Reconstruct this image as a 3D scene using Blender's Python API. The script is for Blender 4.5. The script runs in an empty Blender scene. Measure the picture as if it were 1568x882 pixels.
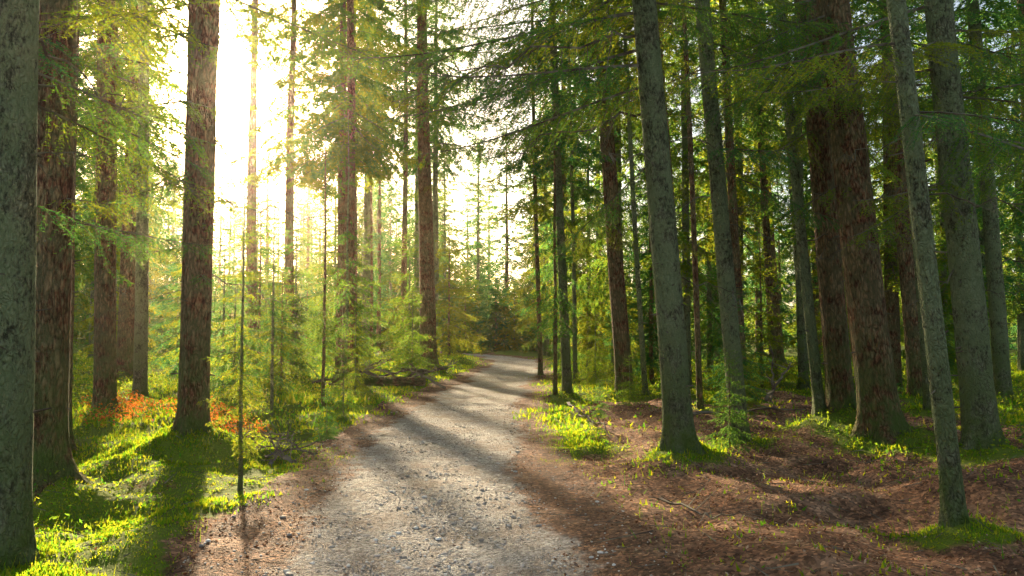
import bpy, math, random
import numpy as np
from mathutils import Vector, Matrix
rng=np.random.default_rng(11); random.seed(5)
scene=bpy.context.scene
COL=scene.collection
HAZE=True
AZ=math.radians(-20.0); EL=math.radians(16.6)
sd=Vector((math.sin(AZ)*math.cos(EL),math.cos(AZ)*math.cos(EL),math.sin(EL)))
# ------------------------------------------------ noise
_tab=rng.random((256,256))
def vnoise(x,y,s=0):
    x=np.asarray(x,float)+s*37.7; y=np.asarray(y,float)+s*91.3
    xi=np.floor(x).astype(int); yi=np.floor(y).astype(int)
    fx=x-xi; fy=y-yi; fx=fx*fx*(3-2*fx); fy=fy*fy*(3-2*fy)
    a=_tab[xi&255,yi&255]; b=_tab[(xi+1)&255,yi&255]; c=_tab[xi&255,(yi+1)&255]; d=_tab[(xi+1)&255,(yi+1)&255]
    return (a*(1-fx)+b*fx)*(1-fy)+(c*(1-fx)+d*fx)*fy
def fbm(x,y,s=0,o=4):
    r=0;a=.5;t=0
    for i in range(o):
        r=r+a*vnoise(x*2**i,y*2**i,s+i); t+=a; a*=.5
    return r/t
def sstep(a,b,x):
    t=np.clip((x-a)/(b-a),0,1); return t*t*(3-2*t)
# ------------------------------------------------ path centre
PY=np.array([-40,-5,4.8,6.5,9.1,12.2,15.2,18.3,22.9,28,34.5,40,46,60,90,300.])
PX=np.array([0.35,-0.2,-0.52,-0.64,-0.86,-0.95,-0.85,-0.62,-0.2,.1,.1,-.7,-3.0,-11,-30,-80.])
def pcx(y): return np.interp(y,PY,PX)
# near trees: x,y,radius,slope_x,kind(0 grey spruce,1 red),live,dead,crownbase
NT=[(-3.10,4.95,.135,.005,0,3,5,7.5),(-4.02,6.9,.175,.01,1,3,5,9),(-5.4,9.6,.12,.0,1,2,4,9),
(-6.2,12.2,.16,-.01,1,4,6,8),(-9.7,20,.2,0.0,1,6,6,8),(-3.53,8.9,.155,.01,1,2,7,9),(-4.4,10.8,.1,.01,1,1,5,9),
(-8.5,26,.2,0,1,3,6,10),(-2.65,25.4,.27,-.02,1,4,8,8),(-4.1,30,.12,0,1,3,4,10),
(1.15,16.6,.10,-.03,0,5,6,5.5),(2.3,16.3,.18,-.07,1,5,8,6),(2.65,15.9,.055,-.05,0,3,6,6),
(1.78,8.5,.155,-.065,0,5,9,9),(3.2,15,.10,-.05,1,4,6,7),(3.05,13,.05,-.03,1,3,6,8),(2.73,9.6,.11,-.065,0,5,8,9),
(4.8,16.6,.11,-.05,1,5,6,7),(10,30,.23,-.05,1,5,5,8),(3.92,10.2,.07,-.085,0,4,6,8),(4.19,10.2,.165,-.07,1,4,7,9),
(4.32,9.4,.225,-.08,1,4,7,10),(7.4,14.6,.15,-.06,1,6,6,7),(3.08,5.6,.072,-.085,0,4,5,7),(4.86,8.3,.165,-.07,0,5,8,9),
(9.2,15,.15,-.05,0,6,5,6),(7.0,9.6,.14,-.06,0,6,6,8),(7.4,20,.16,-.05,0,8,6,6),(5.9,18,.09,-.03,1,5,6,6),
(-7.2,15.5,.13,0,0,5,6,8),(-6.6,9.0,.13,.0,0,4,5,8),(.83,23,.07,-.02,1,4,5,5),(1.7,21.5,.06,-.01,0,4,5,5),(4.6,24,.15,-.05,1,5,6,6),(6.5,12.5,.06,-.04,0,4,6,7)]
# hand-placed limbs: tree index -> (height, azimuth deg, mesh index, scale, live)
EXTRA={13:[(4.7,178,3,1.5,1),(4.3,170,3,1.4,1),(3.9,186,3,1.2,1),(3.6,172,3,1.3,0),(4.45,195,3,1.5,0),(5.0,160,3,1.5,1),(2.2,20,4,.5,1),(3.1,230,2,1.,0),(5.1,210,3,1.4,1),(4.8,0,3,1.,1),(5.3,20,3,1.,1),(4.1,205,3,1.3,1)],
10:[(8.4,180,3,1.5,1),(7.5,165,3,1.5,1),(6.6,190,2,1.4,1),(5.7,175,1,1.3,1),(9.3,185,3,1.8,1),(7.9,200,3,1.5,1),(8.9,170,3,1.8,1),(6.9,170,3,1.5,1)],
1:[(2.15,5,2,.75,1),(2.35,-25,4,.9,1),(3.6,10,1,1.,1),(4.2,-15,2,1.,1),(3.9,-30,3,1.,1),(3.2,25,2,.9,1)],0:[(2.25,60,4,.9,1),(3.1,30,1,.9,1),(3.3,80,2,1.,0),(2.9,55,2,.9,1)],
5:[(2.3,-20,4,.8,1),(2.05,200,4,.75,1),(2.6,10,2,.8,0),(4.5,190,2,1.,1),(1.75,-60,4,.6,1),(5.0,25,3,1.1,1),(3.7,185,2,1.,1),(2.9,175,1,.9,0)],
3:[(5.5,-10,3,1.2,1),(4.7,10,3,1.1,1),(4.,190,2,1.,1),(5.9,170,3,1.2,1),(3.4,-20,2,1.,1)],
21:[(4.4,190,3,1.,1),(4.0,160,2,1.,0),(5.0,200,2,1.1,1),(5.2,170,3,1.1,1),(4.7,-10,3,1.2,1),(4.2,20,3,1.1,1)],24:[(4.0,190,3,1.,1),(3.4,170,2,1.,0),(2.8,200,1,.9,1),(4.4,0,3,1.,1),(4.3,220,3,1.,1),(4.7,180,3,1.3,1),(3.7,-20,3,1.1,1)],
16:[(4.6,180,2,1.,1),(5.2,0,3,1.,1),(5.4,190,3,1.1,1),(4.9,20,3,1.2,1)],20:[(4.9,180,3,1.2,1),(5.5,10,3,1.2,1),(4.5,200,2,1.,1)],26:[(4.2,190,3,1.3,1),(4.8,170,3,1.3,1),(3.6,200,2,1.,1),(5.2,0,3,1.3,1)],22:[(6.5,180,3,1.4,1),(5.6,0,3,1.3,1),(7.2,200,3,1.4,1),(5.,190,3,1.2,1)],
23:[(2.9,0,2,.8,1),(3.4,200,2,.9,1)],8:[(9.5,0,3,1.9,1),(8.5,20,3,1.7,1),(7.2,-10,3,1.6,1),(11,10,3,2.,1),(6.,0,3,1.4,1),(10.2,-20,3,1.9,1),(9,180,3,1.7,1)]}
NTa=np.array([(t[0],t[1],t[2]) for t in NT])
def H(x,y):
    x=np.asarray(x,float); y=np.asarray(y,float)
    d=np.abs(x-pcx(y)); off=sstep(1.0,2.2,d)
    h=(fbm(x*.35,y*.35,3)-.5)*.55*off+(fbm(x*1.6,y*1.6,7)-.5)*.34*off
    h=h+.07*off+(fbm(x*.9,y*.9,12,3)-.5)*.05
    h=h+(fbm(x*.03,y*.03,5,2)-.5)*1.2*sstep(15,80,np.hypot(x,y))
    h=h-.02*sstep(.9,.3,d)
    for tx,ty,tr in NTa:
        q=((x-tx)**2+(y-ty)**2); h=h+(.06+tr*.6)*np.exp(-q/(2*(.18+tr*.9)**2))
    return h
def mossmask(x,y):
    d=x-pcx(y); n=fbm(x*.8,y*.8,21)-.5; n2=fbm(x*2.6,y*2.6,25)-.5
    left=sstep(-1.1,-1.9,d+n*1.6)
    right=sstep(.95,1.5,d+n*.8)
    br=sstep(.8,1.6,x+n*1.2)*sstep(16.5,14.,y+n*4)*sstep(8.2,6.2,x+n*3)
    br=np.maximum(br, sstep(10.0,8.8,y+n*3)*sstep(5.4,4.2,x+n*2))
    right=right*(1-br*.92)
    m=np.where(d<0,left,right)
    m=m+n*1.0*sstep(.1,.5,m)+n2*1.05*sstep(.05,.3,m)
    for tx,ty,tr in NTa:
        if tx>0: m=m+1.2*np.exp(-((x-tx)**2+(y-ty)**2)/(2*(.2+tr*.75)**2))*(1+n2*2)
    return np.clip(m,0,1)
# ------------------------------------------------ mesh helper
def build(name,V,faces,mats,midx=None,smooth=False,attrs=None):
    V=np.asarray(V,np.float32); me=bpy.data.meshes.new(name)
    me.vertices.add(len(V)); me.vertices.foreach_set("co",V.ravel())
    faces=[np.asarray(f,np.int32) for f in faces if len(f)]
    li=np.concatenate([f.ravel() for f in faces]); tot=np.concatenate([np.full(len(f),f.shape[1]) for f in faces])
    st=np.concatenate([[0],np.cumsum(tot)[:-1]]).astype(np.int32)
    me.loops.add(len(li)); me.loops.foreach_set("vertex_index",li)
    me.polygons.add(len(tot)); me.polygons.foreach_set("loop_start",st)
    for m in mats: me.materials.append(m)
    if midx is not None: me.polygons.foreach_set("material_index",np.asarray(midx,np.int32))
    me.polygons.foreach_set("use_smooth",np.full(len(tot),smooth,bool))
    if attrs:
        for k,a in attrs.items():
            at=me.attributes.new(k,'FLOAT','POINT'); at.data.foreach_set("value",np.asarray(a,np.float32))
    me.update(calc_edges=True)
    return me
def obj(name,me,loc=(0,0,0),rot=(0,0,0),sc=(1,1,1),parent=None):
    o=bpy.data.objects.new(name,me); o.location=loc; o.rotation_euler=rot; o.scale=sc
    COL.objects.link(o)
    if parent: o.parent=parent
    return o
# ------------------------------------------------ node helpers
class NT_:
    def __init__(s,name):
        s.m=bpy.data.materials.new(name); s.m.use_nodes=True; s.t=s.m.node_tree; s.t.nodes.clear()
        s.out=s.t.nodes.new("ShaderNodeOutputMaterial")
    def n(s,ty,**k):
        nd=s.t.nodes.new(ty)
        for a,v in k.items(): setattr(nd,a,v)
        return nd
    def l(s,a,b): s.t.links.new(a,b)
    def noise(s,vec,scale,detail=4,rough=.6):
        n=s.n("ShaderNodeTexNoise"); n.inputs["Scale"].default_value=scale; n.inputs["Detail"].default_value=detail; n.inputs["Roughness"].default_value=rough
        s.l(vec,n.inputs["Vector"]); return n.outputs["Fac"]
    def ramp(s,fac,stops):
        r=s.n("ShaderNodeValToRGB"); e=r.color_ramp.elements
        while len(e)<len(stops): e.new(.5)
        for i,(p,c) in enumerate(stops): e[i].position=p; e[i].color=(*c,1) if len(c)==3 else c
        s.l(fac,r.inputs[0]); return r.outputs[0]
    def mix(s,f,a,b,mode='MIX'):
        m=s.n("ShaderNodeMix",data_type='RGBA',blend_type=mode)
        for v,i in ((f,0),(a,6),(b,7)):
            if isinstance(v,(int,float)): m.inputs[i].default_value=v
            elif isinstance(v,tuple): m.inputs[i].default_value=(*v,1)
            else: s.l(v,m.inputs[i])
        return m.outputs[2]
    def math(s,op,a,b=0.,c=None,clamp=False):
        m=s.n("ShaderNodeMath",operation=op,use_clamp=clamp)
        for v,i in ((a,0),(b,1),(c,2)):
            if v is None: continue
            if isinstance(v,(int,float)): m.inputs[i].default_value=v
            else: s.l(v,m.inputs[i])
        return m.outputs[0]
    def bump(s,h,st,dist):
        b=s.n("ShaderNodeBump"); b.inputs["Strength"].default_value=st; b.inputs["Distance"].default_value=dist; s.l(h,b.inputs["Height"]); return b.outputs[0]
    def princ(s,col,rough=.85,nrm=None,spec=.3):
        p=s.n("ShaderNodeBsdfPrincipled"); p.inputs["Roughness"].default_value=rough; p.inputs["Specular IOR Level"].default_value=spec
        if isinstance(col,tuple): p.inputs["Base Color"].default_value=(*col,1)
        else: s.l(col,p.inputs["Base Color"])
        if nrm: s.l(nrm,p.inputs["Normal"])
        s.l(p.outputs[0],s.out.inputs[0]); return p
def leafmat(name,stops,tstops,tr=.5,rnd=.5,isl=.4):
    k=NT_(name); geo=k.n("ShaderNodeNewGeometry"); oi=k.n("ShaderNodeObjectInfo")
    f=k.math('ADD',k.math('MULTIPLY',oi.outputs["Random"],rnd),k.math('MULTIPLY',geo.outputs["Random Per Island"],isl)); f=k.math('ADD',f,(1-rnd-isl)/2,clamp=True)
    c=k.ramp(f,stops); t=k.ramp(f,tstops)
    d=k.n("ShaderNodeBsdfDiffuse"); k.l(c,d.inputs[0]); x=k.n("ShaderNodeBsdfTranslucent"); k.l(t,x.inputs[0])
    m=k.n("ShaderNodeMixShader"); m.inputs[0].default_value=tr; k.l(d.outputs[0],m.inputs[1]); k.l(x.outputs[0],m.inputs[2])
    k.l(m.outputs[0],k.out.inputs[0]); return k.m
M_needle=leafmat("spruce_needles",[(.1,(.025,.09,.045)),(.5,(.055,.125,.03)),(.9,(.12,.145,.02))],[(.1,(.09,.34,.10)),(.5,(.29,.48,.045)),(.9,(.62,.58,.03))],.52,.55,.4)
M_moss=leafmat("moss_leaves",[(.1,(.04,.12,.012)),(.5,(.11,.18,.01)),(.9,(.2,.21,.015))],[(.1,(.17,.45,.02)),(.5,(.45,.62,.02)),(.9,(.78,.72,.03))],.5,.0,.9)
M_berry=leafmat("bilberry_leaves",[(.1,(.04,.13,.02)),(.5,(.08,.16,.015)),(.9,(.15,.19,.015))],[(.1,(.18,.46,.03)),(.5,(.42,.6,.03)),(.9,(.68,.65,.04))],.5,0,.9)
M_fern=leafmat("dry_fern",[(.1,(.3,.08,.015)),(.8,(.45,.16,.03))],[(.1,(.7,.16,.02)),(.8,(.85,.32,.05))],.5,0,.9)
M_litter=leafmat("fallen_leaves",[(.2,(.10,.045,.025)),(.5,(.23,.12,.07)),(.75,(.34,.2,.12)),(.95,(.48,.36,.24))],[(.2,(.2,.07,.02)),(.8,(.5,.22,.07))],.12,0,1.)
def barkmat(name,c1,c2,c3,lich,sc,crack,ys):
    k=NT_(name); tc=k.n("ShaderNodeTexCoord"); oi=k.n("ShaderNodeObjectInfo")
    mp=k.n("ShaderNodeMapping"); mp.inputs["Scale"].default_value=(1,1,ys); k.l(tc.outputs["Object"],mp.inputs[0])
    ad=k.n("ShaderNodeVectorMath",operation='ADD'); k.l(mp.outputs[0],ad.inputs[0])
    cx=k.n("ShaderNodeCombineXYZ"); k.l(k.math('MULTIPLY',oi.outputs["Random"],40.),cx.inputs[2]); k.l(cx.outputs[0],ad.inputs[1]); v=ad.outputs[0]
    wn=k.n("ShaderNodeTexNoise"); wn.inputs["Scale"].default_value=14; wn.inputs["Detail"].default_value=3; k.l(v,wn.inputs["Vector"])
    wv=k.n("ShaderNodeVectorMath",operation='MULTIPLY_ADD'); k.l(wn.outputs["Color"],wv.inputs[0]); wv.inputs[1].default_value=(.11,.11,.11); k.l(v,wv.inputs[2])
    vo=k.n("ShaderNodeTexVoronoi",feature='DISTANCE_TO_EDGE'); vo.inputs["Scale"].default_value=sc; k.l(wv.outputs[0],vo.inputs["Vector"])
    e=k.math('MULTIPLY',vo.outputs["Distance"],4.,clamp=True)
    n1=k.noise(v,9,4,.7); n2=k.noise(v,38,4,.8); n3=k.noise(tc.outputs["Object"],3.,3,.7)
    col=k.ramp(k.math('ADD',k.math('MULTIPLY',n1,.45),k.math('MULTIPLY',n2,.55)),[(.41,c1),(.5,c2),(.59,c3)])
    col=k.mix(k.math('MULTIPLY',k.math('SUBTRACT',1.,e),crack),col,tuple(.3*c for c in c1))
    lf=k.ramp(k.math('ADD',n3,k.math('MULTIPLY',n2,.7)),[(.74,(0,0,0)),(.88,(1,1,1))])
    col=k.mix(k.math('MULTIPLY',lf,lich),col,(.27,.33,.16))
    sep=k.n("ShaderNodeSeparateXYZ"); k.l(tc.outputs["Object"],sep.inputs[0])
    mf=k.math('MULTIPLY',k.math('SUBTRACT',1.2,k.math('MULTIPLY',sep.outputs[2],.9)),1.,clamp=True)
    mf=k.math('MULTIPLY',mf,k.ramp(k.math('ADD',k.math('MULTIPLY',n3,.7),k.math('MULTIPLY',n2,.3)),[(.35,(0,0,0)),(.58,(1,1,1))]))
    col=k.mix(mf,col,(.10,.145,.025))
    h=k.math('ADD',k.math('MULTIPLY',e,crack),k.math('MULTIPLY',n2,1.4)); h=k.math('ADD',h,n1)
    k.princ(col,.9,k.bump(h,1.,.045),.2); return k.m
M_bark=barkmat("spruce_bark",(.08,.08,.045),(.22,.22,.13),(.38,.38,.24),.7,34,.55,.5)
M_barkr=barkmat("pine_bark",(.12,.045,.025),(.30,.13,.067),(.47,.27,.16),.3,22,.8,.3)
k=NT_("dead_wood"); g=k.n("ShaderNodeNewGeometry"); k.princ(k.ramp(k.noise(g.outputs["Position"],6,1),[(.35,(.08,.055,.04)),(.65,(.2,.18,.13))]),.9); M_wood=k.m
# ground + path materials
def litter_col(k,P):
    a=k.noise(P,2.2,4,.65); vo=k.n("ShaderNodeTexVoronoi"); vo.inputs["Scale"].default_value=42; k.l(P,vo.inputs["Vector"])
    vs=k.n("ShaderNodeSeparateColor"); k.l(vo.outputs["Color"],vs.inputs[0])
    c=k.ramp(a,[(.3,(.085,.045,.027)),(.5,(.225,.118,.068)),(.7,(.38,.235,.15))])
    sp=k.ramp(vs.outputs[0],[(0.,(.38,.37,.35)),(.6,(.95,.92,.9)),(.85,(1.25,1.15,1.05)),(1.,(2.1,1.95,1.75))])
    c=k.mix(1.,c,sp,'MULTIPLY')
    h=k.math('ADD',k.math('MULTIPLY',vs.outputs[1],.6),k.noise(P,30,3,.7))
    return c,h
k=NT_("forest_floor"); geo=k.n("ShaderNodeNewGeometry"); P=geo.outputs["Position"]
lc,lh=litter_col(k,P); at=k.n("ShaderNodeAttribute",attribute_name="moss")
n=k.noise(P,5,5,.7); f=k.ramp(k.math('ADD',at.outputs["Fac"],k.math('MULTIPLY',k.math('SUBTRACT',n,.5),.9)),[(.35,(0,0,0)),(.55,(1,1,1))])
mc=k.mix(k.noise(P,45,3,.7),(.03,.06,.008),(.25,.31,.02)); mc=k.mix(k.ramp(k.noise(P,1.1,2),[(.35,(0,0,0)),(.65,(.6,.6,.6))]),mc,(.10,.14,.02))
col=k.mix(f,lc,mc); hh=k.math('ADD',lh,k.math('MULTIPLY',f,n))
k.princ(col,.95,k.bump(hh,1.,.03),.15); M_ground=k.m
k=NT_("gravel_path"); geo=k.n("ShaderNodeNewGeometry"); P=geo.outputs["Position"]
lc,lh=litter_col(k,P); at=k.n("ShaderNodeAttribute",attribute_name="edge")
vo=k.n("ShaderNodeTexVoronoi"); vo.inputs["Scale"].default_value=75; k.l(P,vo.inputs["Vector"]); vs=k.n("ShaderNodeSeparateColor"); k.l(vo.outputs["Color"],vs.inputs[0])
vo2=k.n("ShaderNodeTexVoronoi"); vo2.inputs["Scale"].default_value=28; k.l(P,vo2.inputs["Vector"]); vs2=k.n("ShaderNodeSeparateColor"); k.l(vo2.outputs["Color"],vs2.inputs[0])
gc=k.ramp(vs.outputs[0],[(0.,(.17,.155,.14)),(.5,(.41,.38,.345)),(1.,(.76,.73,.68))])
gc=k.mix(.4,gc,k.ramp(vs2.outputs[0],[(0.,(.15,.135,.12)),(.6,(.41,.375,.34)),(1.,(.8,.77,.72))]))
gc=k.mix(k.ramp(k.noise(P,1.6,4,.7),[(.42,(0,0,0)),(.66,(.65,.65,.65))]),gc,(.29,.21,.15))
n=k.noise(P,3.5,6,.75); f=k.ramp(k.math('ADD',at.outputs["Fac"],k.math('MULTIPLY',k.math('SUBTRACT',n,.5),1.9)),[(.34,(0,0,0)),(.74,(1,1,1))])
col=k.mix(f,lc,gc); hh=k.math('ADD',k.math('SUBTRACT',1.2,k.math('MULTIPLY',vo.outputs["Distance"],1.)),k.noise(P,35,3,.7))
hh=k.math('SUBTRACT',hh,k.math('MULTIPLY',vo2.outputs["Distance"],.8)); hh=k.math('ADD',hh,k.math('MULTIPLY',k.noise(P,9,3,.6),2.))
k.princ(col,.9,k.bump(hh,1.,.03),.2); M_path=k.m
k=NT_("pebble_stone"); g=k.n("ShaderNodeNewGeometry"); r=g.outputs["Random Per Island"]
k.princ(k.ramp(r,[(0,(.18,.16,.14)),(.4,(.38,.34,.3)),(.8,(.55,.52,.48)),(1.,(.75,.72,.68))]),.8); M_peb=k.m
# ------------------------------------------------ terrain
def axis(lo,hi,c,fine,n):
    a=math.asinh((lo-c)/fine); b=math.asinh((hi-c)/fine); return c+fine*np.sinh(np.linspace(a,b,n))
gx=axis(-350,350,0,6,420); gy=axis(-60,500,8,7,460)
X,Y=np.meshgrid(gx,gy); Z=H(X.ravel(),Y.ravel())
V=np.column_stack([X.ravel(),Y.ravel(),Z]); nx=len(gx); ny=len(gy)
I=(np.arange(ny-1)[:,None]*nx+np.arange(nx-1)[None,:]).ravel()
F=np.column_stack([I,I+1,I+1+nx,I+nx])
obj("forest_ground",build("forest_ground",V,[F],[M_ground],smooth=True,attrs={"moss":mossmask(V[:,0],V[:,1])}))
py=np.concatenate([np.arange(-12,3,.3),np.arange(3,16,.06),np.arange(16,50,.2),np.arange(50,90,.6)]); pw=np.linspace(-1.55,1.55,56)
A,B=np.meshgrid(pw,py); cx=pcx(B.ravel()); x=cx+A.ravel(); y=B.ravel()
dd=A.ravel(); tn=fbm(x*.7,y*.7,31)-.5; e=sstep(1.25,.6,np.abs(dd)+tn*.9)*.95
z=H(x,y)+.006+.03*(fbm(x*3,y*3,40)-.5)*sstep(1.45,1.,np.abs(dd))
z=np.where(np.abs(dd)>1.4,H(x,y)-.01*(np.abs(dd)-1.4)/.15+.004,z+.0)
nx=len(pw); I=(np.arange(len(py)-1)[:,None]*nx+np.arange(nx-1)[None,:]).ravel()
obj("gravel_path",build("gravel_path",np.column_stack([x,y,z+.012]),[np.column_stack([I,I+1,I+1+nx,I+nx])],[M_path],smooth=True,attrs={"edge":e}))
# ------------------------------------------------ sprays
def norm(v): return v/(np.linalg.norm(v,axis=-1,keepdims=True)+1e-9)
def prism(P0,P1,r0,r1):
    P0=np.asarray(P0);P1=np.asarray(P1); d=norm(P1-P0); ref=np.tile([0.31,0.2,.93],(len(P0),1)); a=norm(np.cross(d,ref)); b=np.cross(d,a)
    vs=[]
    for P_,r in ((P0,r0),(P1,r1)):
        for q in range(3):
            t=q*2*math.pi/3; vs.append(P_+(a*math.cos(t)+b*math.sin(t))*np.reshape(r,(-1,1)))
    V=np.stack(vs,1).reshape(-1,3); o=np.arange(len(P0))*6
    F=np.concatenate([np.column_stack([o+q,o+(q+1)%3,o+3+(q+1)%3,o+3+q]) for q in range(3)])
    return V,F
def spray(L,seed,step=.03,ln=.055,wd=.016,dead=False,tw=.10,sub=1,tww=True,nax=8):
    r=np.random.default_rng(seed)
    dr=r.uniform(.1,.26); yb=r.uniform(-.1,.1)
    kk=r.normal(0,.025*L,(30,3)) if dead else np.zeros((30,3)); kk[0]=0
    def ax(t):
        q=t*12; i=int(q); f=q-i
        return np.array([L*t, L*yb*t*t, L*(-dr*t**1.6+.10*t**4)])+kk[i]*(1-f)+kk[i+1]*f
    segs=[]; wood0=[];wood1=[];wr0=[];wr1=[]
    if dead: nax=12
    ts=np.linspace(0,1,nax+1)
    for a,b in zip(ts[:-1],ts[1:]):
        wood0.append(ax(a)); wood1.append(ax(b)); wr0.append(.003+.008*L*(1-a)*.7); wr1.append(.003+.008*L*(1-b)*.7)
    t=.1 if not dead else .2
    while t<1:
        for s in (-1,1):
            if r.random()<(.12 if not dead else .3): continue
            tt=t+r.uniform(-.5,.5)*tw/L
            if tt>=1: continue
            l=(L*.36*(1-tt)**.75*min(1,tt/.3+.35)+.07)*r.uniform(.6,1.15); l=min(l,.75)
            an=math.radians(r.uniform(42,68)); d=np.array([math.cos(an),s*math.sin(an),-r.uniform(.1,.8)]); d/=np.linalg.norm(d)
            b=ax(tt); segs.append((b,d,l))
            if tww: wood0.append(b); wood1.append(b+d*l+np.array([0,0,-.22*l])); wr0.append(.0035); wr1.append(.001)
            q=.07
            while q<l-.05 and sub:
                s2=r.choice([-1,1]); side=np.cross(d,[0,0,1.]); side/=np.linalg.norm(side)+1e-6
                d2=d*.7+side*s2*.7+np.array([0,0,-r.uniform(.05,.9)]); d2/=np.linalg.norm(d2)
                b2=b+d*q+np.array([0,0,-.22*l*(q/l)**2]); l2=r.uniform(.06,.22)*(1-q/l*.5); segs.append((b2,d2,l2))
                if dead: wood0.append(b2);wood1.append(b2+d2*l2);wr0.append(.002);wr1.append(.0008)
                q+=r.uniform(.05,.09)*(1 if not dead else 2)/sub
        t+=tw/L
    segs.append((ax(.75),norm(ax(1)-ax(.75)),np.linalg.norm(ax(1)-ax(.75))))
    WV,WF=prism(wood0,wood1,np.array(wr0),np.array(wr1))
    if dead: return WV,WF,np.zeros((0,3))
    Ps=[];Ds=[]
    for b,d,l in segs:
        n=max(2,int(l/step)); q=(np.arange(n)+r.random(n)*.5)/n*l
        p=b+d*q[:,None]; p[:,2]-=.22*q*q/l
        side=np.cross(d,[0,0,1.]); side/=np.linalg.norm(side)+1e-6
        for s in (-1,1):
            Ps.append(p); Ds.append(np.tile(d*.75+side*s*.75,(n,1)))
    P_=np.concatenate(Ps); D=np.concatenate(Ds); D=norm(D+r.normal(0,.33,D.shape)); N=norm(np.cross(D,r.normal(0,1,D.shape)*.8+np.array([0,0,1.])))
    l=ln*r.uniform(.6,1.2,len(P_))[:,None]; w=wd*r.uniform(.7,1.2,len(P_))[:,None]
    T=np.stack([P_-N*w*.5,P_+N*w*.5,P_+D*l],1).reshape(-1,3)
    return WV,WF,T
def bank(Ls,nv,**k): return [(L,[spray(L,int(L*100)+i*7,**k) for i in range(nv)]) for L in Ls]
BK=bank([.4,.8,1.3,2.0],3,step=.045,ln=.075,wd=.026,tw=.13,tww=False,nax=4)
BKc=bank([.5,1.1,1.9,2.8],3,step=.08,ln=.14,wd=.05,tw=.18,tww=False,sub=.7,nax=3)
BKf=bank([.6,1.3,2.4],3,step=.17,ln=.30,wd=.10,tw=.3,tww=False,sub=0,nax=2)
def tubeV(pts,rad,seg,nz=0.,seed=0,flare=False):
    pts=np.asarray(pts); n=len(pts); a=np.arange(seg)/seg*2*math.pi; r=np.random.default_rng(seed)
    ph=r.uniform(0,6.28,4); out=[]
    for i in range(n):
        rr=rad[i]*(1+nz*(np.sin(a*3+ph[0]+pts[i,2]*1.1)*.5+np.sin(a*5+ph[1]-pts[i,2]*2)*.5)+nz*.6*r.normal(0,1,seg)*.5)
        if flare:
            z=max(pts[i,2],-.3); fl=math.exp(-(z+.05)/.16); rr=rr*(1+fl*(.38+.38*np.clip(np.sin(a*5+ph[2])+.4*np.sin(a*3+ph[3]),-.4,1)))
        out.append(np.column_stack([pts[i,0]+rr*np.cos(a),pts[i,1]+rr*np.sin(a),np.full(seg,pts[i,2])]))
    V=np.concatenate(out); F=[]
    for i in range(n-1):
        o=i*seg; q=np.arange(seg); F.append(np.column_stack([o+q,o+(q+1)%seg,o+seg+(q+1)%seg,o+seg+q]))
    return V,np.concatenate(F)
def crown_parts(Ht,bh,Lmax,nb,bk,seed,power=.8,up=25,down=-24):
    r=np.random.default_rng(seed); WV=[];WF=[];T=[];off=0; az=0
    hs=np.sort(bh+(Ht*.985-bh)*(r.random(nb)**1.15))
    for h in hs:
        t=(h-bh)/(Ht-bh); L=Lmax*((1-t)**power)*r.uniform(.6,1.1)+.18
        if t<.08: L*=r.uniform(.5,1)
        az+=2.4+r.normal(0,.4)
        Lb,sp=min(bk,key=lambda q:abs(q[0]-L)); wv,wf,tt=sp[r.integers(len(sp))]
        el=math.radians(down+(up-down)*t+r.normal(0,5)); s=L/Lb
        R=np.array(Matrix.Rotation(az,3,'Z')@Matrix.Rotation(-el,3,'Y')@Matrix.Rotation(r.normal(0,.15),3,'X'))*s
        WV.append(wv@R.T+[0,0,h]); WF.append(wf+off); off+=len(wv)
        if len(tt): T.append(tt@R.T+[0,0,h])
    return np.concatenate(WV),np.concatenate(WF),np.concatenate(T)
def assemble(name,parts,mats):
    V=[];F=[];M=[];o=0
    for v,f,m in parts:
        V.append(v);F.append(f+o);M.append(np.full(len(f),m));o+=len(v)
    return build(name,np.concatenate(V),F,mats,np.concatenate(M))
def tri(T): return np.arange(len(T)).reshape(-1,3)
def full_tree(name,Ht,bh,Lmax,nb,bk,seed,r0,**k):
    WV,WF,T=crown_parts(Ht,bh,Lmax,nb,bk,seed,**k)
    r=np.random.default_rng(seed+1); z=np.concatenate([[-.4,0,.15,.4],np.linspace(.9,Ht,14)]); w=np.cumsum(r.normal(0,.02,len(z)))*Ht/20
    tv,tf=tubeV(np.column_stack([w,w[::-1]*.5,z]),r0*(1-np.clip(z,0,Ht)/Ht)**.8+.006,9,.05,seed,True)
    return assemble(name,[(tv,tf,0),(WV,WF,1),(T,tri(T),2)],[M_barkr if seed%2 else M_bark,M_wood,M_needle])
BIG=[full_tree("tall_spruce_mesh",19+i,2.6+i*.8,2.6,100,BKc,50+i,.2) for i in range(4)]
MID=[full_tree("spruce_mesh",10+i,1.0+.3*i,2.0,80,BKc,70+i,.10) for i in range(3)]
YNG=[full_tree("young_spruce_mesh",3.6+.5*i,.25,1.25,65,BK,90+i,.035) for i in range(3)]
THN=[full_tree("thin_spruce_mesh",7.5+.5*i,1.2+.4*i,1.1,45,BK,110+i,.05) for i in range(3)]
NAR=[full_tree("narrow_spruce_mesh",15+i,2.2+i*.8,1.5,75,BKc,120+i,.12) for i in range(3)]
TAL=[full_tree("high_crowned_spruce_mesh",20+i,7.+i*2.3,2.8,85,BKc,125+i,.17) for i in range(3)]
SPA=[full_tree("sparse_spruce_mesh",15+i,2.5+i,1.9,30,BKc,180+i,.12) for i in range(3)]
BIGf=[full_tree("far_tall_spruce_mesh",18+i,1.5+i*.5,3.2,130,BKf,150+i,.2) for i in range(3)]
YNGf=[full_tree("far_young_spruce_mesh",4.2+.8*i,.2,1.7,65,BKf,160+i,.05) for i in range(3)]
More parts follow.
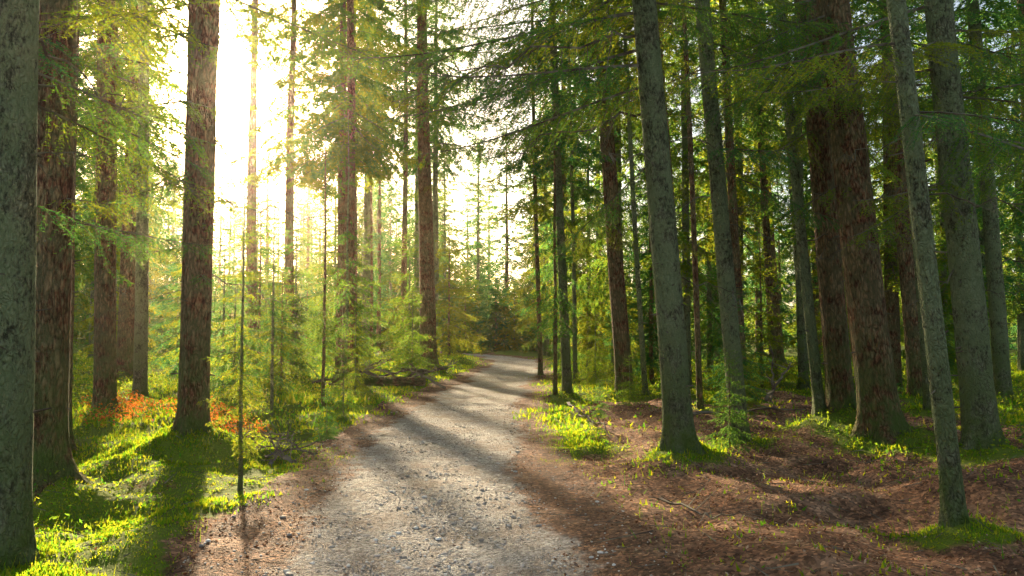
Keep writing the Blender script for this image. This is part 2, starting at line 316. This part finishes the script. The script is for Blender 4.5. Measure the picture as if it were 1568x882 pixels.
def crown_mesh(name,Ht,bh,L,nb,seed,bk):
    WV,WF,T=crown_parts(Ht,bh,L,nb,bk,seed); return assemble(name,[(WV,WF,0),(T,tri(T),1)],[M_wood,M_needle])
CR=[crown_mesh("crown_mesh",18,0,1.9,45,130+i,BKf) for i in range(3)]
CRf=[crown_mesh("crown_mesh",18,0,2.3,75,140+i,BKc) for i in range(3)]
FS=[]; DS=[]
for i in range(5):
    wv,wf,T=spray([1.2,1.5,1.9,2.2,1.0][i],300+i,step=.022,ln=.036,wd=.011,tw=.09); FS.append(assemble("live_branch_mesh",[(wv,wf,0),(T,tri(T),1)],[M_wood,M_needle]))
    wv,wf,T=spray([.6,.9,1.3,1.7,.45][i],400+i,dead=True,tw=.13); DS.append(assemble("dead_branch_mesh",[(wv,wf,0)],[M_wood]))
CAND=[]   # foliage that may be thinned where it would shut out all the sun
# ------------------------------------------------ near trees
rr=random.Random(3)
for i,(x,y,r0,sl,kd,live,dead,cb) in enumerate(NT):
    z0=float(H(x,y))-.03; Ht=17+rr.uniform(0,4); 
    e=bpy.data.objects.new("pine_tree" if kd else "spruce_tree",None); COL.objects.link(e); e.empty_display_size=.3
    e.location=(x,y,z0); e.rotation_euler=(rr.uniform(-.01,.01),math.atan(sl),0)
    zz=np.concatenate([np.linspace(-.4,1.0,12),np.arange(1.2,Ht,.35)]); w=np.sin(zz*.35+rr.uniform(0,6))*.03; w-=w[3]; w2=np.sin(zz*.27+rr.uniform(0,6))*.03; w2-=w2[3]
    rad=r0*(1-.72*np.clip(zz,0,Ht)/Ht); seg=22 if y<13 else 12
    V,F=tubeV(np.column_stack([w,w2,zz]),rad,seg,.035,i,True)
    parts=[(V,F,0)]
    n=int(10+50*min(1,9/y)); P0=[];P1=[];R0=[]
    for _ in range(n):
        h=rr.uniform(.5,Ht*.55); a=rr.uniform(0,6.28); rh=r0*(1-.72*h/Ht); ll=rr.choice([.03,.04,.06,.1])+rh
        wx=np.interp(h,zz,w);wy=np.interp(h,zz,w2)
        P0.append([wx+rh*.8*math.cos(a),wy+rh*.8*math.sin(a),h]);P1.append([wx+ll*math.cos(a),wy+ll*math.sin(a),h+rr.uniform(-.03,.03)]);R0.append(rr.uniform(.006,.013))
    v,f=prism(P0,P1,np.array(R0),np.array(R0)*.5); parts.append((v,f,1))
    me=assemble("trunk",parts,[M_barkr if kd else M_bark,M_wood]); 
    sm=np.zeros(len(me.polygons),bool); sm[:len(F)]=True; me.polygons.foreach_set("use_smooth",sm)
    obj("trunk",me,parent=e)
    hs=(Ht+.4-cb)/18; CAND.append((obj("crown",(CRf if y>14 else CR)[i%3],(0,0,cb),(0,0,rr.uniform(0,6)),(.9,.9,hs),e),x,y,2.3))
    for _ in range(dead):
        h=rr.uniform(1.6,min(cb,6.5)+.5); a=rr.uniform(0,6.28); obj("dead_branch",rr.choice(DS if y>7 else DS[:2]+DS[4:]),(0,0,h),(rr.uniform(-.5,.5),rr.uniform(-.1,.4),a),(1,)*3,e)
    for _ in range(live):
        h=rr.uniform(2.8,min(cb,6.5)+.5) if y<13 else rr.uniform(3.4,cb+.5); a=rr.uniform(0,6.28); s=rr.uniform(.8,1.15) if r0>.08 else rr.uniform(.45,.8)
        CAND.append((obj("live_branch",rr.choice(FS),(0,0,h),(rr.uniform(-.3,.3),rr.uniform(.1,.5),a),(s,)*3,e),x,y,2.6))
    for h,a,mi,s,lv in EXTRA.get(i,[]):
        o=obj("live_branch" if lv else "dead_branch",(FS if lv else DS)[mi],(0,0,h),(rr.uniform(-.2,.2),rr.uniform(.0,.25),math.radians(a)),(s,)*3,e)
# ------------------------------------------------ placed smaller trees
def put(name,me,x,y,s=1.,sz=None,lean=0.,cand=True):
    o=obj(name,me,(x,y,float(H(x,y))-.04),(0,lean,rr.uniform(0,6.28)),(s,s,sz or s))
    if cand: CAND.append((o,x,y,3.2))
    return o
SP=[(THN[0],-2.4,7.1,.36),(THN[1],-3.3,14,.6),(THN[2],-3.45,16.6,.7),(YNG[2],-3.3,19,1.15),(THN[0],-3.9,13,.5),(THN[2],-4.9,12.2,.5),
(YNG[1],-4.3,22,1.3),(THN[1],.88,16.3,.8),(MID[1],3.6,20.5,.6),(MID[0],2.6,27,.95),(MID[2],1.9,33,.9),
(YNG[0],4.1,14.5,.6),(YNG[1],5.3,17,.8),(YNG[2],6.4,15.5,.75),(YNG[0],3.4,23,1.),(MID[0],6.2,25,.9),(MID[2],8.6,21,.8),
(YNG[2],-6.5,18,.8),(YNG[1],-4.9,25,1.2),(YNG[0],-3.6,28,1.3),(YNG[0],2.0,13.6,.28),(YNG[1],2.5,9.2,.3),(YNG[2],-8,14,.6),
(YNG[0],3.6,12.5,.35),(YNG[1],5.2,11.5,.35),(YNG[2],6.2,10.8,.3),(YNG[0],5.7,8.7,.22),(YNG[2],-2.7,12.8,.32),(YNG[0],-2.45,10.6,.2),(YNG[1],1.35,12.3,.16),
(YNG[1],-2.6,33,1.4),(YNG[2],-6.2,28,1.4),(YNG[1],-7.6,24,1.3),(YNG[0],-5.6,20.6,1.1),(YNG[2],-9.5,23,1.3),(MID[0],9.5,17.5,.8),(MID[2],-12,24,.9),
(YNG[1],-4.4,15.2,.6),(YNG[0],-5.7,16.4,.7),(YNG[2],-3.0,15.3,.4),(YNG[0],-2.6,20.8,.7),(YNG[0],1.9,18.2,.5),(YNG[1],2.7,19.3,.7),(YNG[2],1.6,24.5,.8),
(TAL[0],-6.4,23,.9),(TAL[0],-4.4,20.5,.85),(TAL[1],-10.6,30,.95),(TAL[1],-5.6,31,.95),(TAL[0],-3.7,17.8,.8),(TAL[0],-8.6,20.4,.9),(TAL[1],-8.0,32,.9),
(TAL[0],-5.2,25.8,1.),(TAL[0],-9.8,23.5,1.),(TAL[1],-3.2,34,.95),(TAL[1],-14.2,34,.95),(TAL[0],-8.4,16.6,.85),(TAL[2],-6.8,38,.95),
(SPA[1],-6.0,28,.9),(SPA[2],-7.9,29,.95),
(BIG[1],-9.8,17.5,.8),(NAR[2],-8.9,13.6,.8),(BIG[0],-12.5,20,.9),(BIG[2],-13,27,.9),
(BIG[2],-4.7,39,.85),(BIG[0],1.7,40,.85),(NAR[1],-7.0,42,1.),
(BIG[0],2.9,22,.85),(BIG[2],6.4,22.5,.85),(BIG[1],9.8,25.5,.9),(BIG[3],1.9,28.5,.8),(BIG[0],13,22,.9),(NAR[0],4.1,18.8,.9),(BIG[1],8.4,17.6,.8),(BIG[3],11.6,17.6,.85),(NAR[2],6.2,17.,.9)]
for me,x,y,s in SP: put("young_spruce" if me in YNG or me in THN else "spruce_tree",me,x,y,s,cand=not(me in YNG and s<.5))
pts=[(t[0],t[1]) for t in NT]+[(s[1],s[2]) for s in SP]
def ok(x,y,d): return all((x-a)**2+(y-b)**2>d*d for a,b in pts)
cnt=0; tries=0
while cnt<50 and tries<8000:
    tries+=1; y=rr.uniform(22,46); x=rr.uniform(-.72*y-4,.75*y+5); q=x/y; cc=x+.372*y
    if abs(x-float(pcx(y)))<2.4 or not ok(x,y,2.2): continue
    if q<-.0 and -3<cc<8:
        if rr.random()<.4: continue
        me=rr.choice(YNG if y<34 or rr.random()<.5 else TAL[1:])
    elif -.24<q<.01: me=rr.choice(YNG+YNG+MID[:1])
    else: me=rr.choice(BIG*2+MID+YNG*2)
    pts.append((x,y)); cnt+=1
    put("young_spruce" if me in YNG else "spruce_tree",me,x,y,rr.uniform(.8,1.1))
dist=bpy.data.objects.new("distant_forest",None); COL.objects.link(dist)
cnt=0;tries=0
while cnt<200 and tries<20000:
    tries+=1; y=rr.uniform(44,95); x=rr.uniform(-.75*y-6,.8*y+6); q=x/y
    if not ok(x,y,1.8): continue
    if abs(x-float(pcx(y)))<2.0: continue
    if -.2<q<.03:
        me=rr.choice(YNGf); s=rr.uniform(.8,1.3)*(1 if y<70 else 1.5)
    elif -.45<q<=-.2:
        me=rr.choice(BIGf+YNGf*3); s=rr.uniform(.7,.95)
        if me in BIGf and (rr.random()<.3 or (x+.372*y>-3 and y<66)): continue
    else: me=rr.choice(BIGf+YNGf*2); s=rr.uniform(.85,1.15)
    pts.append((x,y)); cnt+=1
    o=put("tree",me,x,y,s,cand=y<70 and q<.1); o.parent=dist
# wall of far spruces, standing beyond the reach of the low sun's shadows
cnt=0
while cnt<85:
    y=rr.uniform(64,98); q=rr.uniform(-.62,-.02); x=q*y
    if -.12<q<-.05 and rr.random()<.6: continue
    if not ok(x,y,1.5) or abs(x-float(pcx(y)))<2.: continue
    pts.append((x,y)); cnt+=1; o=put("tree",rr.choice(BIGf),x,y,rr.uniform(.75,1.)*(y/78)**.5,cand=False); o.parent=dist
for x,y,s in [(-.4,55,.85),(1.4,51,.8),(3.2,50,.9),(-2.6,62,.9),(-6.5,58,.8),(-4.6,54,.8)]:
    o=put("tree",BIGf[int(y)%3],x,y,s,cand=False); o.parent=dist
for i in range(40):
    x=-20+i*.72+rr.uniform(-.4,.4); y=49+rr.uniform(-2.5,5)
    if abs(x-float(pcx(y)))<1.6: continue
    o=put("tree",rr.choice(YNGf),x,y,rr.uniform(.75,1.15),cand=False); o.parent=dist
# ------------------------------------------------ thin the canopy until enough sun reaches the glade
bpy.context.view_layer.update()
rays=[]
r3=np.random.default_rng(9)
for _ in range(150):
    yy=r3.uniform(4.6,18); xx=float(pcx(yy))+r3.uniform(-1,1); rays.append((Vector((xx,yy,float(H(xx,yy))+.1)),1.3))
for _ in range(110):
    yy=r3.uniform(4.8,14); xx=r3.uniform(.6,min(5.5,.68*yy)); rays.append((Vector((xx,yy,float(H(xx,yy))+.15)),1.))
for _ in range(90):
    yy=r3.uniform(5,16); xx=-r3.uniform(1.8,.62*yy); rays.append((Vector((xx,yy,float(H(xx,yy))+.15)),.8))
for _ in range(40):
    rays.append((Vector((r3.normal(0,.35),r3.normal(0,.1),1.5+r3.normal(0,.3))),2.))
info=[]
for o,x,y,rad in CAND:
    mw=o.matrix_world.copy() if o.parent is None or o.parent==dist else (o.parent.matrix_world@o.matrix_local)
    inv=mw.inverted(); info.append((o,x,y,rad,inv,inv.to_3x3()))
hx,hy=math.sin(AZ),math.cos(AZ)
block=[]
for p,wt in rays:
    s=set()
    for ci,(o,x,y,rad,inv,inv3) in enumerate(info):
        dx=x-p.x; dy=y-p.y; al=dx*hx+dy*hy
        if al<0 or abs(dx*hy-dy*hx)>rad: continue
        try: h=o.ray_cast(inv@p,(inv3@sd).normalized())
        except Exception: continue
        if h[0]: s.add(ci)
    block.append(s)
W=np.array([w for _,w in rays]); removed=set()
def lit(): return sum(w for s,w in zip(block,W) if not (s-removed))/W.sum()
it=0
while lit()<.48 and it<40:
    it+=1; sc={}
    for s,w in zip(block,W):
        r_=s-removed
        if r_:
            for c_ in r_: sc[c_]=sc.get(c_,0)+w/len(r_)**1.7
    if not sc: break
    removed.add(max(sc,key=sc.get))
dels=[info[c_][0] for c_ in removed]
for o in dels: bpy.data.objects.remove(o,do_unlink=True)
# ------------------------------------------------ ground cover
def scatter(n,y0,y1,kx=.72,pad=1.2,py_=1.):
    u=rng.random(n); y=(y0**(1+py_)+u*(y1**(1+py_)-y0**(1+py_)))**(1/(1+py_)); x=rng.uniform(-1,1,n)*(kx*y+pad); return x,y
def blades(name,x,y,h,w,lean,mat):
    n=len(x); z=H(x,y)-.005; P_=np.column_stack([x,y,z]); a=rng.random(n)*6.283; D=np.column_stack([np.cos(a),np.sin(a),np.zeros(n)]); l=rng.random(n)*lean
    tip=P_+D*(h*l)[:,None]; tip[:,2]+=h*np.sqrt(1-np.clip(l,0,.95)**2)
    b=rng.random(n)*6.283; N=np.column_stack([np.cos(b),np.sin(b),np.zeros(n)])*(w*.5)[:,None]
    V=np.stack([P_-N,P_+N,tip],1).reshape(-1,3)
    return obj(name,build(name,V,[tri(V)],[mat]))
x,y=scatter(330000,3.6,11,.7,1.,.3); m=mossmask(x,y)*sstep(.3,.5,fbm(x*4,y*4,65)); kq=rng.random(len(x))<m**1.3; x=x[kq];y=y[kq]
hh=(.014+.04*fbm(x*1.5,y*1.5,61)**2*2)*rng.uniform(.5,1.2,len(x)); blades("moss_carpet",x,y,hh,hh*.4+.004,.95,M_moss)
x,y=scatter(220000,11,38,.7,1.5,.5); m=mossmask(x,y); kq=rng.random(len(x))<m**1.3; x=x[kq];y=y[kq]
hh=(.03+.08*fbm(x*.9,y*.9,62)**2*2)*rng.uniform(.5,1.2,len(x)); blades("moss_carpet",x,y,hh,hh*.45+.006,.95,M_moss)
x,y=scatter(60000,3.6,24,.72,1.2,.3); g=fbm(x*.7,y*.7,71); kq=(rng.random(len(x))<sstep(.52,.7,g)*mossmask(x,y)); x=x[kq];y=y[kq]
hh=rng.uniform(.05,.16,len(x)); blades("grass",x,y,hh,np.full(len(x),.006)+y*.0004,1.,M_berry)
def leaves(name,x,y,zo,s,mat,flat=.6):
    n=len(x); P_=np.column_stack([x,y,H(x,y)+zo]); Nn=norm(rng.normal(0,flat,(n,3))+[0,0,1]); a=norm(np.cross(Nn,rng.normal(0,1,(n,3)))); b=np.cross(Nn,a)
    s=s[:,None]; V=np.stack([P_-a*s,P_+b*s*.5,P_+a*s,P_-b*s*.5],1).reshape(-1,3)
    return obj(name,build(name,V,[np.arange(len(V)).reshape(-1,4)],[mat]))
x,y=scatter(170000,5,36,.74,1.5,.35); g=fbm(x*.55,y*.55,81); kq=rng.random(len(x))<sstep(.42,.58,g)*mossmask(x,y)*sstep(1.7,2.4,np.abs(x-pcx(y))); x=x[kq];y=y[kq]
hgt=(.03+.25*sstep(.4,.7,fbm(x*1.1,y*1.1,83)))*rng.random(len(x))**.6; leaves("bilberry_undergrowth",x,y,hgt,.012+.0010*y+rng.random(len(x))*.006,M_berry,.9)
fx=[];fy=[];fz=[]
for cx_,cy_ in [(-6.0,12.6),(-5.0,12.6),(-3.9,11.3),(-4.4,12.0),(-6.8,13.6),(-5.6,11.4)]:
    n=450; a=rng.random(n)*6.283; q=rng.random(n)**.6*.5; fx.append(cx_+q*np.cos(a));fy.append(cy_+q*np.sin(a));fz.append(.05+.32*rng.random(n)*(1-q))
fx=np.concatenate(fx);fy=np.concatenate(fy);fz=np.concatenate(fz); leaves("dry_fern",fx,fy,fz,rng.uniform(.01,.03,len(fx)),M_fern,1.)
x,y=scatter(80000,3.6,18,.7,1.,.3); d=np.abs(x-pcx(y)); m=mossmask(x,y); kq=rng.random(len(x))<np.where(d<.8,.06,np.clip(1-m,.1,1)); x=x[kq];y=y[kq]
leaves("leaf_litter",x,y,.012+.01*rng.random(len(x)),rng.uniform(.005,.019,len(x)),M_litter,.5)
n=2200; x,y=scatter(n,3.8,20,.7,1.,.4); kq=np.abs(x-pcx(y))>rng.uniform(.8,1.6,n); x=x[kq];y=y[kq]; n=len(x)
a=rng.random(n)*6.283; l=rng.uniform(.04,.22,n)*(1+2*(rng.random(n)<.12)); z=H(x,y)+.018; x2=x+l*np.cos(a);y2=y+l*np.sin(a)
V,F=prism(np.column_stack([x,y,z]),np.column_stack([x2,y2,H(x2,y2)+.02+.03*rng.random(n)]),rng.uniform(.002,.006,n),np.full(n,.0015)); obj("fallen_twigs",build("fallen_twigs",V,[F],[M_wood]))
t=(1+5**.5)/2; IV=norm(np.array([(-1,t,0),(1,t,0),(-1,-t,0),(1,-t,0),(0,-1,t),(0,1,t),(0,-1,-t),(0,1,-t),(t,0,-1),(t,0,1),(-t,0,-1),(-t,0,1)],float))
IF=np.array([(0,11,5),(0,5,1),(0,1,7),(0,7,10),(0,10,11),(1,5,9),(5,11,4),(11,10,2),(10,7,6),(7,1,8),(3,9,4),(3,4,2),(3,2,6),(3,6,8),(3,8,9),(4,9,5),(2,4,11),(6,2,10),(8,6,7),(9,8,1)])
n=9000; y=3.6+12*rng.random(n)**1.5; d=np.clip(rng.normal(0,.6,n),-1.5,1.5); x=pcx(y)+d; s=rng.uniform(.003,.009,n)*(1+1.3*(rng.random(n)<.08))
S=np.stack([s*rng.uniform(.8,1.5,n),s*rng.uniform(.8,1.5,n),s*.7],1); V=IV[None]*S[:,None,:]*rng.uniform(.8,1.2,(n,12,1))+np.column_stack([x,y,H(x,y)+.02])[:,None,:]
F=(IF[None]+(np.arange(n)*12)[:,None,None]).reshape(-1,3); obj("path_pebbles",build("path_pebbles",V.reshape(-1,3),[F],[M_peb]))
def fallen(name,p,r0,seed):
    r=np.random.default_rng(seed); p=np.array(p,float); q=np.linspace(0,1,14); xs=np.interp(q,np.linspace(0,1,len(p)),p[:,0]); ys=np.interp(q,np.linspace(0,1,len(p)),p[:,1]); zs=H(xs,ys)+np.interp(q,np.linspace(0,1,len(p)),p[:,2])
    P_=np.column_stack([xs,ys,zs])+r.normal(0,.012,(14,3)); rd=r0*(1-.7*q); v,f=prism(P_[:-1],P_[1:],rd[:-1],rd[1:]); 
    b=P_[r.integers(2,13,9)]; e=b+r.normal(0,.16,b.shape)*[1,1,.6]+[0,0,.08]; v2,f2=prism(b,e,np.full(9,r0*.35),np.full(9,.002))
    obj(name,assemble(name,[(v,f,0),(v2,f2,0)],[M_wood]))
fallen("fallen_branch",[(.95,13.6,.1),(1.1,11.8,.08),(1.25,10.2,.05)],.03,1)
fallen("fallen_branch",[(1.25,6.9,.03),(1.45,6.3,.04),(1.7,6.0,.03)],.014,2)
fallen("fallen_branch",[(4.1,13.,.05),(4.35,13.,.45),(4.6,13.1,.75)],.035,3)
fallen("fallen_branch",[(4.2,13.,.05),(4.3,13.2,.4),(4.3,13.2,.9)],.03,4)
fallen("fallen_branch",[(2.6,11.5,.08),(3.4,11.9,.1),(4.3,11.7,.12)],.03,5)
# fallen log lying beside the path
lv,lf=tubeV(np.column_stack([np.zeros(9),np.zeros(9),np.linspace(-1.15,1.15,9)]),np.linspace(.13,.10,9),14,.06,77)
lo=obj("fallen_log",build("fallen_log",lv,[lf,np.arange(14)[None,::-1],(np.arange(14)+8*14)[None,:]],[M_barkr],smooth=True),(-3.2,19.2,float(H(-3.2,19.2))+.16),(math.radians(90),0,math.radians(78)))
for s in range(14): 
    a=random.uniform(0,3.1); cx_=-3.1+random.uniform(-1.2,1.2); cy_=20+random.uniform(-1,1); fallen("fallen_branch",[(cx_-math.cos(a)*.8,cy_-math.sin(a)*.5,.05),(cx_,cy_,.3),(cx_+math.cos(a)*.8,cy_+math.sin(a)*.5,.2+random.random()*.4)],.04,10+s)
for s in range(8): 
    a=random.uniform(0,3.1); cx_=-2.85+random.uniform(-.4,.4); cy_=9.3+random.uniform(-.4,.4); fallen("fallen_branch",[(cx_-math.cos(a)*.3,cy_-math.sin(a)*.3,.03),(cx_,cy_,.12),(cx_+math.cos(a)*.4,cy_+math.sin(a)*.4,.05+random.random()*.15)],.018,30+s)
# ------------------------------------------------ light
L=bpy.data.lights.new("sun",'SUN'); L.energy=5; L.angle=math.radians(.5); L.color=(1,.87,.66)
so=bpy.data.objects.new("sun",L); COL.objects.link(so); so.rotation_euler=sd.to_track_quat('Z','Y').to_euler(); so.location=sd*50
w=bpy.data.worlds.new("World"); scene.world=w; w.use_nodes=True; nt=w.node_tree; bg=nt.nodes["Background"]
sk=nt.nodes.new("ShaderNodeTexSky"); sk.sky_type='NISHITA'; sk.sun_disc=False; sk.sun_elevation=EL; sk.sun_rotation=AZ%(2*math.pi); sk.dust_density=2.; sk.air_density=1.
def WN(t,**k):
    n=nt.nodes.new(t)
    for a,v in k.items(): setattr(n,a,v)
    return n
# sky haze added as fill light; sun aureole boosted as extra sunlight (world direction)
tc=WN("ShaderNodeTexCoord"); dp=WN("ShaderNodeVectorMath",operation='DOT_PRODUCT'); nt.links.new(tc.outputs["Generated"],dp.inputs[0]); dp.inputs[1].default_value=sd
mx=WN("ShaderNodeMath",operation='MAXIMUM'); nt.links.new(dp.outputs["Value"],mx.inputs[0]); mx.inputs[1].default_value=0
cur=sk.outputs[0]
def addcol(fac,col):
    global cur
    m=WN("ShaderNodeMix",data_type='RGBA',blend_type='ADD'); m.clamp_result=False
    if fac is None: m.inputs[0].default_value=1; m.inputs[7].default_value=(*col,1)
    else:
        s=WN("ShaderNodeVectorMath",operation='SCALE'); s.inputs[0].default_value=col; nt.links.new(fac,s.inputs["Scale"]); m.inputs[0].default_value=1; nt.links.new(s.outputs[0],m.inputs[7])
    nt.links.new(cur,m.inputs[6]); cur=m.outputs[2]
def pwr(e):
    p=WN("ShaderNodeMath",operation='POWER'); nt.links.new(mx.outputs[0],p.inputs[0]); p.inputs[1].default_value=e; return p.outputs[0]
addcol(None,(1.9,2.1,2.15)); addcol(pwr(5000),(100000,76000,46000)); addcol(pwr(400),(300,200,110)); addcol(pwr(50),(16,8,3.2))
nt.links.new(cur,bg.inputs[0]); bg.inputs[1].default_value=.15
# thin morning haze standing in the forest
if HAZE:
    hv=np.array([(x,y,z) for x in (-70,70) for y in (-6,100) for z in (-3,24)],float)
    hf=np.array([(0,1,3,2),(4,6,7,5),(0,4,5,1),(2,3,7,6),(0,2,6,4),(1,5,7,3)])
    hm=bpy.data.materials.new("morning_haze"); hm.use_nodes=True; ht=hm.node_tree; ht.nodes.clear(); ho=ht.nodes.new("ShaderNodeOutputMaterial")
    vs_=ht.nodes.new("ShaderNodeVolumeScatter"); vs_.inputs["Density"].default_value=.0006; vs_.inputs["Anisotropy"].default_value=.86; vs_.inputs["Color"].default_value=(1,.82,.62,1)
    ht.links.new(vs_.outputs[0],ho.inputs["Volume"]); obj("morning_haze",build("morning_haze",hv,[hf],[hm]))
# ------------------------------------------------ camera
c=bpy.data.cameras.new("camera"); c.lens=28; c.sensor_width=36; c.clip_end=2000; c.clip_start=.05
co=bpy.data.objects.new("camera",c); COL.objects.link(co); co.location=(0,0,1.5+float(H(0,0))); co.rotation_euler=(math.radians(92.77),0,0); scene.camera=co
scene.view_settings.view_transform='Standard'; scene.view_settings.look='None'; scene.view_settings.exposure=0
